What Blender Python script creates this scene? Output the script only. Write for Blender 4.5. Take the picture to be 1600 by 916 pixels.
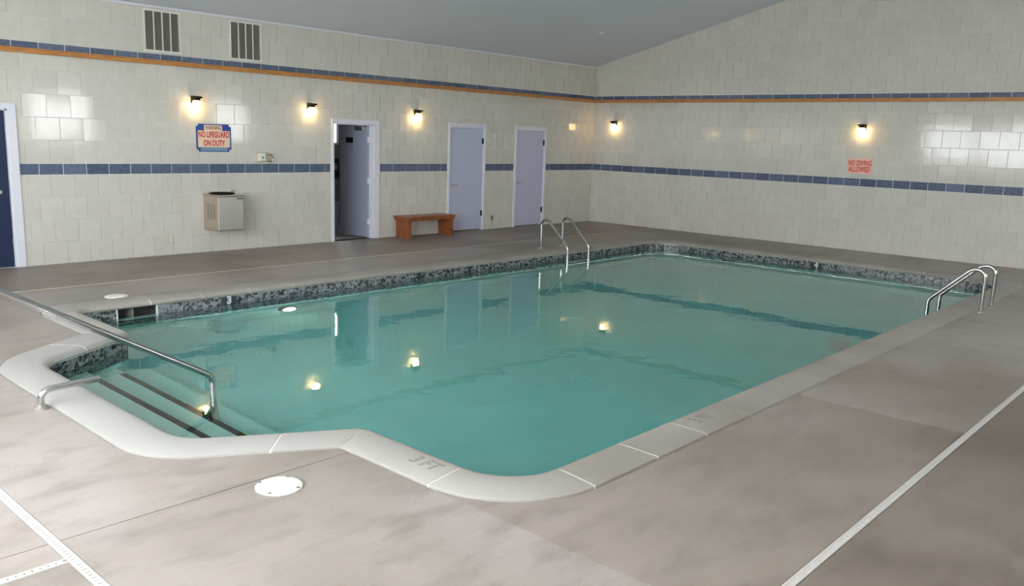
import bpy, bmesh, math, random
from mathutils import Vector, Matrix
random.seed(7)
C = bpy.context.scene.collection
for o in list(bpy.data.objects): bpy.data.objects.remove(o)

# ------------------------------------------------------------------ camera
F_PX = 1315.88
CAM = (-16.388, -12.353, 1.911)
YAW, PITCH, ROLL = 0.7347646736, 0.1817976222, 0.0329573867
f = Vector((math.cos(YAW)*math.cos(PITCH), math.sin(YAW)*math.cos(PITCH), -math.sin(PITCH)))
r = f.cross(Vector((0, 0, 1))).normalized(); u = r.cross(f)
r2 = r*math.cos(ROLL)+u*math.sin(ROLL); u2 = -r*math.sin(ROLL)+u*math.cos(ROLL)
cd = bpy.data.cameras.new('camera'); cam = bpy.data.objects.new('camera', cd); C.objects.link(cam)
cd.sensor_fit = 'HORIZONTAL'; cd.sensor_width = 36.0; cd.lens = 36.0*F_PX/1600.0
cd.clip_start = 0.05; cd.clip_end = 300
M = Matrix((r2, u2, -f)).transposed().to_4x4(); M.translation = Vector(CAM)
cam.matrix_world = M
bpy.context.scene.camera = cam

# ------------------------------------------------------------------ world, exposure
w = bpy.data.worlds.new('overcast_sky'); bpy.context.scene.world = w; w.use_nodes = True
wn = w.node_tree.nodes; wl = w.node_tree.links
bg = wn['Background']; bg.inputs['Strength'].default_value = 15.0
tc = wn.new('ShaderNodeTexCoord'); sp = wn.new('ShaderNodeSeparateXYZ'); rp = wn.new('ShaderNodeValToRGB')
rp.color_ramp.elements[0].position = 0.0; rp.color_ramp.elements[0].color = (.98, .98, 1.0, 1)
rp.color_ramp.elements[1].position = 1.0; rp.color_ramp.elements[1].color = (.94, .97, 1.02, 1)
wl.new(tc.outputs['Generated'], sp.inputs[0]); wl.new(sp.outputs['Z'], rp.inputs[0]); wl.new(rp.outputs[0], bg.inputs['Color'])
vs = bpy.context.scene.view_settings
vs.view_transform = 'Standard'; vs.look = 'None'; vs.gamma = 1.0; vs.use_curve_mapping = False
vs.exposure = 0.45
bpy.context.scene.cycles.use_denoising = True

# windows: (axis wall, a0, a1, z0, z1);  'end' = wall at x=-18 (a is y), 'near' = wall at y=-14 (a is x), 'rest' = restroom rear wall
XE, YN = -18.0, -14.0
WINS = [('end', -3.75, -2.0, 1.55, 2.9), ('end', -5.65, -3.9, 1.55, 2.9), ('end', -8.0, -6.1, 1.2, 2.9), ('end', -10.0, -8.1, 1.2, 2.9), ('end', -12.0, -10.1, 1.2, 2.9),  # first two follow the tile reflections; other three unseen, added for daylight
        ('end', -8.0, -6.1, 3.05, 4.75), ('end', -10.0, -8.1, 3.05, 4.3),  # unseen gable windows added to brighten ceiling and upper walls
        ('near', -17.6, -15.6, .9, 2.75), ('near', -7.6, -6.2, 1.45, 2.75), ('near', -2.1, -0.9, 1.45, 2.75)]  # first one unseen, added for daylight
REST_Y = 2.6
REST_WIN = (-6.3, -5.48, 1.66, 2.25)

def portal(loc, rot, sx, sy):
    l = bpy.data.lights.new('sky_portal', 'AREA'); l.shape = 'RECTANGLE'; l.size = sx; l.size_y = sy
    l.energy = 1; l.cycles.is_portal = True
    o = bpy.data.objects.new('sky_portal', l); C.objects.link(o); o.location = loc; o.rotation_euler = rot
for k, a0, a1, z0, z1 in WINS:
    if k == 'end': portal((XE-.2, (a0+a1)/2, (z0+z1)/2), (0, -math.pi/2, 0), z1-z0, a1-a0)
    else: portal(((a0+a1)/2, YN-.2, (z0+z1)/2), (math.pi/2, 0, 0), a1-a0, z1-z0)
portal(((REST_WIN[0]+REST_WIN[1])/2, REST_Y+.2, (REST_WIN[2]+REST_WIN[3])/2), (-math.pi/2, 0, 0), .77, .6)

# ------------------------------------------------------------------ materials
def mat(name, col=(.5, .5, .5), rough=.5, metal=0, spec=.5, emit=None, estr=0, coat=0):
    m = bpy.data.materials.new(name); m.use_nodes = True
    b = m.node_tree.nodes['Principled BSDF']
    b.inputs['Base Color'].default_value = (*col, 1); b.inputs['Roughness'].default_value = rough
    b.inputs['Metallic'].default_value = metal; b.inputs['Specular IOR Level'].default_value = spec
    b.inputs['Coat Weight'].default_value = coat
    if emit: b.inputs['Emission Color'].default_value = (*emit, 1); b.inputs['Emission Strength'].default_value = estr
    return m
def srgb(r, g, b):
    g_ = lambda c: (c/255/12.92) if c/255 <= .04045 else ((c/255+.055)/1.055)**2.4
    return (g_(r), g_(g), g_(b))
def N(m, t): return m.node_tree.nodes.new(t)
def K(m, a, b): m.node_tree.links.new(a, b)
def pos(m, scale=(1, 1, 1)):
    g = N(m, 'ShaderNodeNewGeometry'); mp = N(m, 'ShaderNodeMapping'); mp.inputs['Scale'].default_value = scale
    K(m, g.outputs['Position'], mp.inputs['Vector']); return mp.outputs[0]
def noise(m, vec, scale, detail=3, rough=.5):
    n = N(m, 'ShaderNodeTexNoise'); n.inputs['Scale'].default_value = scale; n.inputs['Detail'].default_value = detail
    n.inputs['Roughness'].default_value = rough; K(m, vec, n.inputs['Vector']); return n.outputs['Fac']
def ramp(m, fac, stops):
    rr = N(m, 'ShaderNodeValToRGB'); e = rr.color_ramp.elements
    while len(e) < len(stops): e.new(.5)
    for i, (p, c) in enumerate(stops): e[i].position = p; e[i].color = (*c, 1)
    K(m, fac, rr.inputs[0]); return rr.outputs[0]
def mix(m, a, b, fac, mode='MIX'):
    x = N(m, 'ShaderNodeMix'); x.data_type = 'RGBA'; x.blend_type = mode
    for s, v in ((x.inputs[6], a), (x.inputs[7], b), (x.inputs[0], fac)):
        if isinstance(v, (int, float)): s.default_value = v
        elif isinstance(v, tuple): s.default_value = (*v, 1)
        else: K(m, v, s)
    return x.outputs[2]
def bump(m, h, strength, dist):
    b = N(m, 'ShaderNodeBump'); b.inputs['Strength'].default_value = strength; b.inputs['Distance'].default_value = dist
    K(m, h, b.inputs['Height']); K(m, b.outputs[0], m.node_tree.nodes['Principled BSDF'].inputs['Normal'])
def P(m): return m.node_tree.nodes['Principled BSDF']

def tile_mat(name, c0, c1, rough=.09, mott=None):
    m = mat(name, c0, rough, spec=.4)
    oi = N(m, 'ShaderNodeObjectInfo')
    at = N(m, 'ShaderNodeAttribute'); at.attribute_name = 'tone'      # per-piece tone on joined tiles
    ad = N(m, 'ShaderNodeMath'); ad.operation = 'ADD'; K(m, oi.outputs['Random'], ad.inputs[0]); K(m, at.outputs['Fac'], ad.inputs[1])
    fr = N(m, 'ShaderNodeMath'); fr.operation = 'FRACT'; K(m, ad.outputs[0], fr.inputs[0])
    base = ramp(m, fr.outputs[0], [(0, c0), (1, c1)])
    n = noise(m, pos(m), 9 if not mott else 22, 4)
    v = ramp(m, n, [(.3, tuple(x*(.93 if not mott else mott) for x in (1, 1, 1))), (.7, (1, 1, 1))])
    K(m, mix(m, base, v, 1.0, 'MULTIPLY'), P(m).inputs['Base Color'])
    bump(m, noise(m, pos(m), 7, 1), .25, .003)
    return m
m_tile = tile_mat('glazed_white_tile', srgb(208, 204, 196), srgb(214, 210, 202))
m_blue = tile_mat('mottled_blue_tile', srgb(90, 104, 130), srgb(110, 122, 148), .12, .66)
m_grout = mat('pale_grout', srgb(226, 224, 218), .8)
m_ceil = mat('painted_ceiling', srgb(224, 228, 239), .9)
bump(m_ceil, noise(m_ceil, pos(m_ceil), 60, 3), .25, .004)
m_paint = mat('painted_wall', srgb(196, 192, 180), .7)
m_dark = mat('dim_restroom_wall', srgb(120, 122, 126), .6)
m_trimw = mat('white_painted_wood', srgb(222, 222, 232), .4)
m_door = mat('pale_lilac_door_paint', srgb(188, 191, 214), .45)
m_navy = mat('navy_door_paint', srgb(22, 38, 74), .4)
m_black = mat('black_hinge_metal', (.015, .015, .015), .4, .5)
m_chrome = mat('polished_stainless', (.50, .50, .49), .2, 1)
m_brush = mat('brushed_stainless', (.60, .57, .54), .42, 1)
m_ss2 = mat('warm_lit_steel', srgb(186, 172, 156), .38, .6)  # tan of warm reflected light put into the steel colour
m_bronze = mat('dark_bronze', (.02, .015, .01), .4, .7)
m_plastic = mat('white_plastic', srgb(222, 219, 213), .5)
m_beige = mat('beige_plastic', srgb(205, 196, 170), .5)
m_block = mat('light_block_black', (.01, .01, .01), .8)  # black for the boards that block light behind closed doors
m_signw = mat('cream_sign_face', srgb(232, 205, 180), .5)
m_signb = mat('blue_sign_face', srgb(30, 70, 150), .4)
m_signg = mat('grey_blue_sign_face', srgb(120, 150, 175), .4)
m_red = mat('red_lettering', srgb(205, 50, 45), .5)
m_pink = mat('peach_sign_face', srgb(236, 186, 168), .5)
m_brown = mat('brown_lettering', srgb(120, 80, 60), .5)
m_wletter = mat('pale_lettering', srgb(190, 200, 205), .5)
m_mark = mat('faded_grey_lettering', srgb(140, 136, 126), .8)
m_nose = mat('dark_green_nosing', srgb(1, 16, 15), .6, spec=.1)
m_glow = mat('lit_frosted_glass', (.9, .8, .6), .4, emit=(1, .68, .27), estr=14)
m_plight = mat('lit_pool_lens', (.9, .9, .85), .3, emit=(1, .93, .8), estr=9)
m_bin = mat('pale_blue_plastic', srgb(120, 140, 165), .5)
m_vent = mat('dusty_grey_louver', srgb(128, 128, 118), .7)
m_ventb = mat('vent_shadow_box', srgb(40, 40, 36), .9)

m_wood = mat('oiled_orange_wood', srgb(184, 128, 70), .5)
n_ = noise(m_wood, pos(m_wood, (1, 1, 14)), 6, 5)
K(m_wood, ramp(m_wood, n_, [(.3, srgb(160, 100, 50)), (.7, srgb(205, 145, 82))]), P(m_wood).inputs['Base Color'])
m_bench = mat('red_stained_wood', srgb(140, 60, 20), .35)
n_ = noise(m_bench, pos(m_bench, (2, 12, 2)), 7, 5)
K(m_bench, ramp(m_bench, n_, [(.3, srgb(112, 58, 26)), (.7, srgb(160, 94, 50))]), P(m_bench).inputs['Base Color'])

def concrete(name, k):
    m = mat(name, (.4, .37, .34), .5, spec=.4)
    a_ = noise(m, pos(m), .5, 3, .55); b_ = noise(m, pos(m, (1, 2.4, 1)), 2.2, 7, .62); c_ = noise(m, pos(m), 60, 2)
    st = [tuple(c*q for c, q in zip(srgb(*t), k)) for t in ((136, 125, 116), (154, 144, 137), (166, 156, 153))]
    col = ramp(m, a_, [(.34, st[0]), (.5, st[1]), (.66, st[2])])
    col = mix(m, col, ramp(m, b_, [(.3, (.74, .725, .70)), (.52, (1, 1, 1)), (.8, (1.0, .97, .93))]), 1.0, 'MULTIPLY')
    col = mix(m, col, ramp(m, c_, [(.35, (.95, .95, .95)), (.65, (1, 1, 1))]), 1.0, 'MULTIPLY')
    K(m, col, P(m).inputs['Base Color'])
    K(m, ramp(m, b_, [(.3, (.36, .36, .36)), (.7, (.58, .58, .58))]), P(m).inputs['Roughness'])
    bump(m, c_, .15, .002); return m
m_conc = concrete('worn_concrete', (1, 1, 1)); m_conc_d = concrete('dimmed_brown_concrete', (.78, .74, .70)); m_conc_m = concrete('tan_concrete', (.88, .85, .82)); m_conc_l = concrete('lit_pale_concrete', (1.05, 1.05, 1.04))  # brown copy takes in dimmer light, pale copy brighter light, besides slab tone
m_base = mat('dark_joint_filler', srgb(70, 62, 56), .9)

m_cop = mat('smooth_pale_coping', (.6, .6, .57), .5)
a_ = noise(m_cop, pos(m_cop), 1.4, 4); c_ = noise(m_cop, pos(m_cop), 90, 2)
col = ramp(m_cop, a_, [(.35, srgb(150, 142, 133)), (.65, srgb(163, 157, 149))])
sp_ = N(m_cop, 'ShaderNodeSeparateXYZ'); K(m_cop, pos(m_cop), sp_.inputs[0])
mr = N(m_cop, 'ShaderNodeMapRange'); mr.inputs[1].default_value = -13.7; mr.inputs[2].default_value = -12.6
K(m_cop, sp_.outputs['X'], mr.inputs[0])      # whiter coping around the step alcove
col = mix(m_cop, srgb(165, 162, 157), col, mr.outputs[0])
col = mix(m_cop, col, ramp(m_cop, c_, [(.3, (.93, .93, .93)), (.7, (1, 1, 1))]), 1.0, 'MULTIPLY')
K(m_cop, col, P(m_cop).inputs['Base Color']); bump(m_cop, c_, .1, .002)
m_mortar = mat('white_caulk', srgb(218, 212, 202), .8)

m_shell = mat('pool_plaster', srgb(205, 235, 228), .7)
n_ = noise(m_shell, pos(m_shell), 1.2, 4)
K(m_shell, ramp(m_shell, n_, [(.3, srgb(178, 208, 200)), (.7, srgb(190, 217, 209))]), P(m_shell).inputs['Base Color'])

m_wtile = mat('pebble_waterline_tile', (.2, .2, .2), .25)
v = N(m_wtile, 'ShaderNodeTexVoronoi'); v.inputs['Scale'].default_value = 33; K(m_wtile, pos(m_wtile), v.inputs['Vector'])
vd = N(m_wtile, 'ShaderNodeTexVoronoi'); vd.feature = 'DISTANCE_TO_EDGE'; vd.inputs['Scale'].default_value = 33; K(m_wtile, pos(m_wtile), vd.inputs['Vector'])
sx_ = N(m_wtile, 'ShaderNodeSeparateColor'); K(m_wtile, v.outputs['Color'], sx_.inputs[0])
col = ramp(m_wtile, sx_.outputs[0], [(.0, srgb(30, 36, 38)), (.30, srgb(58, 62, 66)), (.36, srgb(112, 114, 120)), (1, srgb(150, 152, 158))])
col = mix(m_wtile, srgb(44, 50, 50), col, ramp(m_wtile, vd.outputs['Distance'], [(.0, (0, 0, 0)), (.08, (1, 1, 1))]))
K(m_wtile, col, P(m_wtile).inputs['Base Color'])
m_wback = mat('shaded_skimmer_throat', srgb(70, 74, 74), .8)  # shade inside the skimmer throat put into its colour

# pool water: refracting surface over an absorbing body
m_water = bpy.data.materials.new('pool_water'); m_water.use_nodes = True
nt = m_water.node_tree; nt.nodes.clear()
out = nt.nodes.new('ShaderNodeOutputMaterial'); gl = nt.nodes.new('ShaderNodeBsdfGlass'); gl.inputs['IOR'].default_value = 1.33; gl.inputs['Roughness'].default_value = 0.0
gl.inputs['Color'].default_value = (.97, 1, 1, 1)
g = nt.nodes.new('ShaderNodeNewGeometry'); nz = nt.nodes.new('ShaderNodeTexNoise'); nz.inputs['Scale'].default_value = 2.2; nz.inputs['Detail'].default_value = 2
nt.links.new(g.outputs['Position'], nz.inputs['Vector'])
bp = nt.nodes.new('ShaderNodeBump'); bp.inputs['Strength'].default_value = .34; bp.inputs['Distance'].default_value = .008
nt.links.new(nz.outputs['Fac'], bp.inputs['Height']); nt.links.new(bp.outputs[0], gl.inputs['Normal'])
va = nt.nodes.new('ShaderNodeVolumeAbsorption'); va.inputs['Color'].default_value = (.0, .84, .82, 1); va.inputs['Density'].default_value = .30
nt.links.new(gl.outputs[0], out.inputs['Surface']); nt.links.new(va.outputs[0], out.inputs['Volume'])

# clear window glass
m_glass = bpy.data.materials.new('clear_window_glass'); m_glass.use_nodes = True
nt = m_glass.node_tree; nt.nodes.clear()
out = nt.nodes.new('ShaderNodeOutputMaterial'); t_ = nt.nodes.new('ShaderNodeBsdfTransparent'); t_.inputs[0].default_value = (.95, .97, .96, 1)
gs = nt.nodes.new('ShaderNodeBsdfGlossy'); gs.inputs['Roughness'].default_value = 0; mx = nt.nodes.new('ShaderNodeMixShader'); mx.inputs[0].default_value = .05
nt.links.new(t_.outputs[0], mx.inputs[1]); nt.links.new(gs.outputs[0], mx.inputs[2]); nt.links.new(mx.outputs[0], out.inputs[0])

# ------------------------------------------------------------------ mesh helpers
def link(name, me, m=None, parent=None):
    o = bpy.data.objects.new(name, me); C.objects.link(o)
    if m is not None and me is not None and not me.materials: me.materials.append(m)
    if parent is not None: o.parent = parent
    return o
def obj(name, bm, m, parent=None, smooth=False):
    me = bpy.data.meshes.new(name); bmesh.ops.recalc_face_normals(bm, faces=bm.faces); bm.to_mesh(me); bm.free()
    if smooth:
        for p in me.polygons: p.use_smooth = True
        me.set_sharp_from_angle(angle=math.radians(40))
    return link(name, me, m, parent)
def tag(o, label=None, cat=None, group=None, kind=None):
    if label: o['label'] = label
    if cat: o['category'] = cat
    if group: o['group'] = group
    if kind: o['kind'] = kind
    return o
def empty(name, loc, rotz=0):
    o = bpy.data.objects.new(name, None); C.objects.link(o); o.location = loc; o.rotation_euler = (0, 0, rotz); o.empty_display_size = .1
    return o
def box(bm, x0, x1, y0, y1, z0, z1, bevel=0):
    ret = bmesh.ops.create_cube(bm, size=1)
    vs_ = ret['verts']
    for v_ in vs_:
        v_.co = Vector((x0+(v_.co.x+.5)*(x1-x0), y0+(v_.co.y+.5)*(y1-y0), z0+(v_.co.z+.5)*(z1-z0)))
    if bevel:
        es = list({e for v_ in vs_ for e in v_.link_edges})
        bmesh.ops.bevel(bm, geom=es, offset=bevel, segments=2, affect='EDGES', profile=.5)
    return bm
def bx(x0, x1, y0, y1, z0, z1, bevel=0): return box(bmesh.new(), x0, x1, y0, y1, z0, z1, bevel)
def fillet_path(pts, rad, n=8):
    out_ = [Vector(pts[0])]
    for i in range(1, len(pts)-1):
        a, b, c = Vector(pts[i-1]), Vector(pts[i]), Vector(pts[i+1])
        d1 = (a-b).normalized(); d2 = (c-b).normalized(); ang = d1.angle(d2)
        rr = rad[i-1] if isinstance(rad, (list, tuple)) else rad
        t = rr/math.tan(ang/2); p1 = b+d1*t; p2 = b+d2*t
        cen = b+(d1+d2).normalized()*(rr/math.sin(ang/2))
        v1 = p1-cen; v2 = p2-cen; th = v1.angle(v2)
        for k in range(n+1):
            s = k/n; out_.append(cen+(v1*math.sin((1-s)*th)+v2*math.sin(s*th))/math.sin(th))
    out_.append(Vector(pts[-1])); return out_
def tube(bm, pts, rad, seg=14, caps=True):
    pts = [Vector(p) for p in pts]
    t = (pts[1]-pts[0]).normalized(); ref = Vector((0, 0, 1)) if abs(t.z) < .9 else Vector((1, 0, 0))
    nrm = t.cross(ref).normalized(); rings = []
    for i, p in enumerate(pts):
        tn = ((pts[min(i+1, len(pts)-1)]-pts[max(i-1, 0)])).normalized()
        nrm = (nrm-tn*nrm.dot(tn)).normalized(); bn = tn.cross(nrm)
        rr = rad[i] if isinstance(rad, (list, tuple)) else rad
        rings.append([bm.verts.new(p+(nrm*math.cos(2*math.pi*k/seg)+bn*math.sin(2*math.pi*k/seg))*rr) for k in range(seg)])
    for a, b in zip(rings, rings[1:]):
        for k in range(seg): bm.faces.new((a[k], a[(k+1) % seg], b[(k+1) % seg], b[k]))
    if caps: bm.faces.new(rings[0][::-1]); bm.faces.new(rings[-1])
    return bm
def lathe(bm, prof, cen=(0, 0, 0), seg=24, sx=1, sy=1):
    rings = []
    for rr, z in prof:
        rings.append([bm.verts.new((cen[0]+sx*rr*math.cos(2*math.pi*k/seg), cen[1]+sy*rr*math.sin(2*math.pi*k/seg), cen[2]+z)) for k in range(seg)])
    for a, b in zip(rings, rings[1:]):
        for k in range(seg): bm.faces.new((a[k], a[(k+1) % seg], b[(k+1) % seg], b[k]))
    bm.faces.new(rings[0][::-1]); bm.faces.new(rings[-1]); return bm
def clip(poly, nx, ny, d):              # keep points with nx*x+ny*y <= d
    out_ = []
    for i in range(len(poly)):
        a, b = poly[i], poly[(i+1) % len(poly)]
        fa, fb = nx*a[0]+ny*a[1]-d, nx*b[0]+ny*b[1]-d
        if fa <= 0: out_.append(a)
        if fa*fb < 0:
            t = fa/(fa-fb); out_.append((a[0]+(b[0]-a[0])*t, a[1]+(b[1]-a[1])*t))
    return out_
def prism(bm, poly, z0, z1):
    lo = [bm.verts.new((x, y, z0)) for x, y in poly]; hi = [bm.verts.new((x, y, z1)) for x, y in poly]
    bm.faces.new(lo[::-1]); bm.faces.new(hi)
    for i in range(len(poly)):
        j = (i+1) % len(poly); bm.faces.new((lo[i], lo[j], hi[j], hi[i]))
    return bm
def text_mesh(name, s, size, m, parent, loc, rot, sx=1.0, depth=.002, bold=.0, align='CENTER', spacing=1.0):
    cu = bpy.data.curves.new(name, 'FONT'); cu.body = s; cu.size = size; cu.extrude = depth; cu.offset = bold
    cu.align_x = align; cu.align_y = 'CENTER'; cu.space_character = spacing; cu.resolution_u = 3
    t = bpy.data.objects.new(name, cu); C.objects.link(t)
    dg = bpy.context.evaluated_depsgraph_get(); me = bpy.data.meshes.new_from_object(t.evaluated_get(dg))
    bpy.data.objects.remove(t); o = link(name, me, None, parent); me.materials.clear(); me.materials.append(m)
    o.location = loc; o.rotation_euler = rot; o.scale = (sx, 1, 1); return o

# ------------------------------------------------------------------ walls with openings
T = .3048; TU = .3277
Z_BB = 4*T; Z_BT = Z_BB+.1524+.002; Z_WB = 2.80; Z_UT = 2.95; EAVE = 3.62; SL = .25; RIDGE = -7.0
def rects_minus(r_, holes):
    out_ = [r_]
    for h in holes:
        nxt = []
        for (a0, a1, z0, z1) in out_:
            b0, b1, c0, c1 = max(a0, h[0]), min(a1, h[1]), max(z0, h[2]), min(z1, h[3])
            if b0 >= b1 or c0 >= c1: nxt.append((a0, a1, z0, z1)); continue
            if a0 < b0: nxt.append((a0, b0, z0, z1))
            if b1 < a1: nxt.append((b1, a1, z0, z1))
            if z0 < c0: nxt.append((b0, b1, z0, c0))
            if c1 < z1: nxt.append((b0, b1, c1, z1))
        out_ = nxt
    return out_
TH = .16
# door openings in the left wall (x0,x1,z0,z1) rough openings
D0 = (-13.52, -12.58, 0, 2.075); D1 = (-7.478, -6.60, 0, 2.075); D2 = (-4.69, -3.74, 0, 2.10); D3 = (-2.73, -1.80, 0, 2.10)
OPEN = [D0, D1, D2, D3]
bm = bmesh.new()
for a0, a1, z0, z1 in rects_minus((XE-TH, 0, -.1, EAVE+.1), OPEN): box(bm, a0, a1, .007, TH, z0, z1)
wallL = tag(obj('wall_left', bm, m_grout), kind='structure')
bm = bmesh.new()
pr_ = [(YN-TH, -.1), (TH, -.1), (TH, EAVE), (RIDGE, EAVE+SL*7), (YN-TH, EAVE)]
lo = [bm.verts.new((.007, a, b)) for a, b in pr_]; hi = [bm.verts.new((TH, a, b)) for a, b in pr_]
bm.faces.new(lo); bm.faces.new(hi[::-1])
for i in range(5): j = (i+1) % 5; bm.faces.new((lo[i], hi[i], hi[j], lo[j]))
wallR = tag(obj('wall_right', bm, m_grout), kind='structure')
# walls behind the camera (daylight comes in through these)
bm = bmesh.new()
for a0, a1, z0, z1 in rects_minus((YN-TH, TH, -.1, 5.5), [(b, c, d, e) for k, b, c, d, e in WINS if k == 'end']):
    poly = clip(clip([(a0, z0), (a1, z0), (a1, z1), (a0, z1)], SL, 1, EAVE), -SL, 1, EAVE+SL*14)
    if len(poly) < 3: continue
    lo = [bm.verts.new((XE-TH, p[0], p[1])) for p in poly]; hi = [bm.verts.new((XE, p[0], p[1])) for p in poly]
    bm.faces.new(lo); bm.faces.new(hi[::-1])
    for i in range(len(poly)): j = (i+1) % len(poly); bm.faces.new((lo[i], hi[i], hi[j], lo[j]))
tag(obj('wall_end', bm, m_paint), kind='structure')
bm = bmesh.new()
for a0, a1, z0, z1 in rects_minus((XE, TH, -.1, EAVE), [(b, c, d, e) for k, b, c, d, e in WINS if k == 'near']): box(bm, a0, a1, YN-TH, YN, z0, z1)
tag(obj('wall_near', bm, m_paint), kind='structure')
bm = bmesh.new()
for y0, y1 in ((TH, RIDGE), (RIDGE, YN-TH)):
    za = EAVE-(.25*TH if y0 > 0 else 0)+(SL*7 if y0 == RIDGE else 0); zb = EAVE+(SL*7 if y1 == RIDGE else -.25*TH)
    q_ = [(XE-TH, y0, za), (TH, y0, za), (TH, y1, zb), (XE-TH, y1, zb)]
    lo = [bm.verts.new(p) for p in q_]; hi = [bm.verts.new((p[0], p[1], p[2]+.12)) for p in q_]
    bm.faces.new(lo); bm.faces.new(hi[::-1])
    for i in range(4): j = (i+1) % 4; bm.faces.new((lo[i], hi[i], hi[j], lo[j]))
tag(obj('ceiling', bm, m_ceil), kind='structure')

# windows behind the camera, some of them added only for their light
for i, (k, a0, a1, z0, z1) in enumerate(WINS+[('rest', *REST_WIN)]):
    root = tag(empty('window_%d' % (i+1), (0, 0, 0)), kind='structure')
    bm = bmesh.new(); t = .04
    def fr(b0, b1, c0, c1, bm=bm, k=k):
        if k == 'end': box(bm, XE-.11, XE-.05, b0, b1, c0, c1)
        elif k == 'near': box(bm, b0, b1, YN-.11, YN-.05, c0, c1)
        else: box(bm, b0, b1, REST_Y+.02, REST_Y+.06, c0, c1)
    fr(a0, a1, z0, z0+t); fr(a0, a1, z1-t, z1); fr(a0, a0+t, z0+t, z1-t); fr(a1-t, a1, z0+t, z1-t)
    if k != 'rest': fr((a0+a1)/2-.02, (a0+a1)/2+.02, z0+t, z1-t)
    obj('window_frame', bm, m_trimw, root)
    e = .008
    if k == 'end': b2 = bx(XE-.083, XE-.077, a0+e, a1-e, z0+e, z1-e)
    elif k == 'near': b2 = bx(a0+e, a1-e, YN-.083, YN-.077, z0+e, z1-e)
    else: b2 = bx(a0+e, a1-e, REST_Y+.037, REST_Y+.043, z0+e, z1-e)
    obj('pane', b2, m_glass, root)

# ------------------------------------------------------------------ wall tiles
fwd, rgt, upv = f, r2, u2
def px(p):
    d = Vector(p)-Vector(CAM); z = d.dot(fwd)
    if z < .2: return None
    return (800+F_PX*d.dot(rgt)/z, 458-F_PX*d.dot(upv)/z)
def ppx_area(p, n_, a):
    q_ = px(p)
    if q_ is None or not (-25 < q_[0] < 1625 and -25 < q_[1] < 941): return 0
    d = Vector(p)-Vector(CAM); return a*abs(d.dot(n_))/d.length**3
mesh_cache = {}; GW = {'w': .005, 'b': .011}
def tile_poly(bm, poly, th, G, Mx, tone=None, lay=None):
    # poly in (a,z), grout G: inset, bevelled face, th = depth back to the bed
    cx = sum(p[0] for p in poly)/len(poly); cz = sum(p[1] for p in poly)/len(poly)
    def inset(d):
        res = []
        n = len(poly)
        for i in range(n):
            p0, p1, p2 = Vector(poly[i-1]), Vector(poly[i]), Vector(poly[(i+1) % n])
            e1 = (p1-p0).normalized(); e2 = (p2-p1).normalized()
            n1 = Vector((-e1.y, e1.x)); n2 = Vector((-e2.y, e2.x))
            k = 1+n1.dot(n2)
            res.append(p1+(n1+n2)*(d/max(k, .2)))
        return res
    a = inset(G/2); b = inset(G/2+.0025)
    va_ = [bm.verts.new(Mx @ Vector((p.x-cx, 0, p.y-cz))) for p in a]
    vb_ = [bm.verts.new(Mx @ Vector((p.x-cx, -th+.0015, p.y-cz))) for p in a]
    vc_ = [bm.verts.new(Mx @ Vector((p.x-cx, -th, p.y-cz))) for p in b]
    fs = [bm.faces.new(vc_)]
    n = len(poly)
    for A, B in ((va_, vb_), (vb_, vc_)):
        for i in range(n): j = (i+1) % n; fs.append(bm.faces.new((A[i], A[j], B[j], B[i])))
    if lay is not None:
        for f_ in fs: f_[lay] = tone
    return cx, cz
def build_tiles(parent, kind, cells, m, frame, name, stuffname, limit=300):
    # frame(a,z) -> Matrix placing local (x=along, -y=out of wall, z=up)
    items = []
    for poly in cells:
        area = abs(sum(poly[i-1][0]*poly[i][1]-poly[i][0]*poly[i-1][1] for i in range(len(poly))))/2
        if area < 4e-4: continue
        cx = sum(p[0] for p in poly)/len(poly); cz = sum(p[1] for p in poly)/len(poly)
        Mx = frame(cx, cz); n_ = Mx.to_3x3() @ Vector((0, -1, 0))
        items.append((ppx_area(Mx.translation, n_, area), poly, Mx))
    items.sort(key=lambda t: -t[0])
    big = [i for i in items[:limit] if i[0] > 0]; rest = items[len(big):]
    for s, poly, Mx in big:
        cx = sum(p[0] for p in poly)/len(poly); cz = sum(p[1] for p in poly)/len(poly)
        key = (name,)+tuple(round(c, 4) for p in poly for c in (p[0]-cx, p[1]-cz))
        if key not in mesh_cache:
            bm = bmesh.new(); tile_poly(bm, poly, .007, GW[kind], Matrix.Identity(4))
            me = bpy.data.meshes.new(name); bm.normal_update(); bm.to_mesh(me); bm.free(); me.materials.append(m); mesh_cache[key] = me
        o = bpy.data.objects.new(name, mesh_cache[key]); C.objects.link(o); o.parent = parent
        o.matrix_world = Mx @ tilt()
    if rest:
        bm = bmesh.new()
        tones = []
        for s, poly, Mx in rest:
            n0 = len(bm.faces); tile_poly(bm, poly, .007, GW[kind], Mx @ tilt()); tones += [random.random()]*(len(bm.faces)-n0)
        me = bpy.data.meshes.new(stuffname); bm.normal_update(); bm.to_mesh(me); bm.free(); me.materials.append(m)
        at = me.attributes.new('tone', 'FLOAT', 'FACE'); at.data.foreach_set('value', tones)
        o = link(stuffname, me, None, parent); tag(o, kind='stuff')
def tilt():
    s = math.radians(.16)
    return Matrix.Rotation(random.gauss(0, s), 4, 'X') @ Matrix.Rotation(random.gauss(0, s), 4, 'Z')
def fL(a, z): return Matrix.Translation((a, .007, z))
def fR(a, z): return Matrix.Translation((.007, -a, z)) @ Matrix.Rotation(-math.pi/2, 4, 'Z')   # a = distance from the corner, tiles face -x
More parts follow.
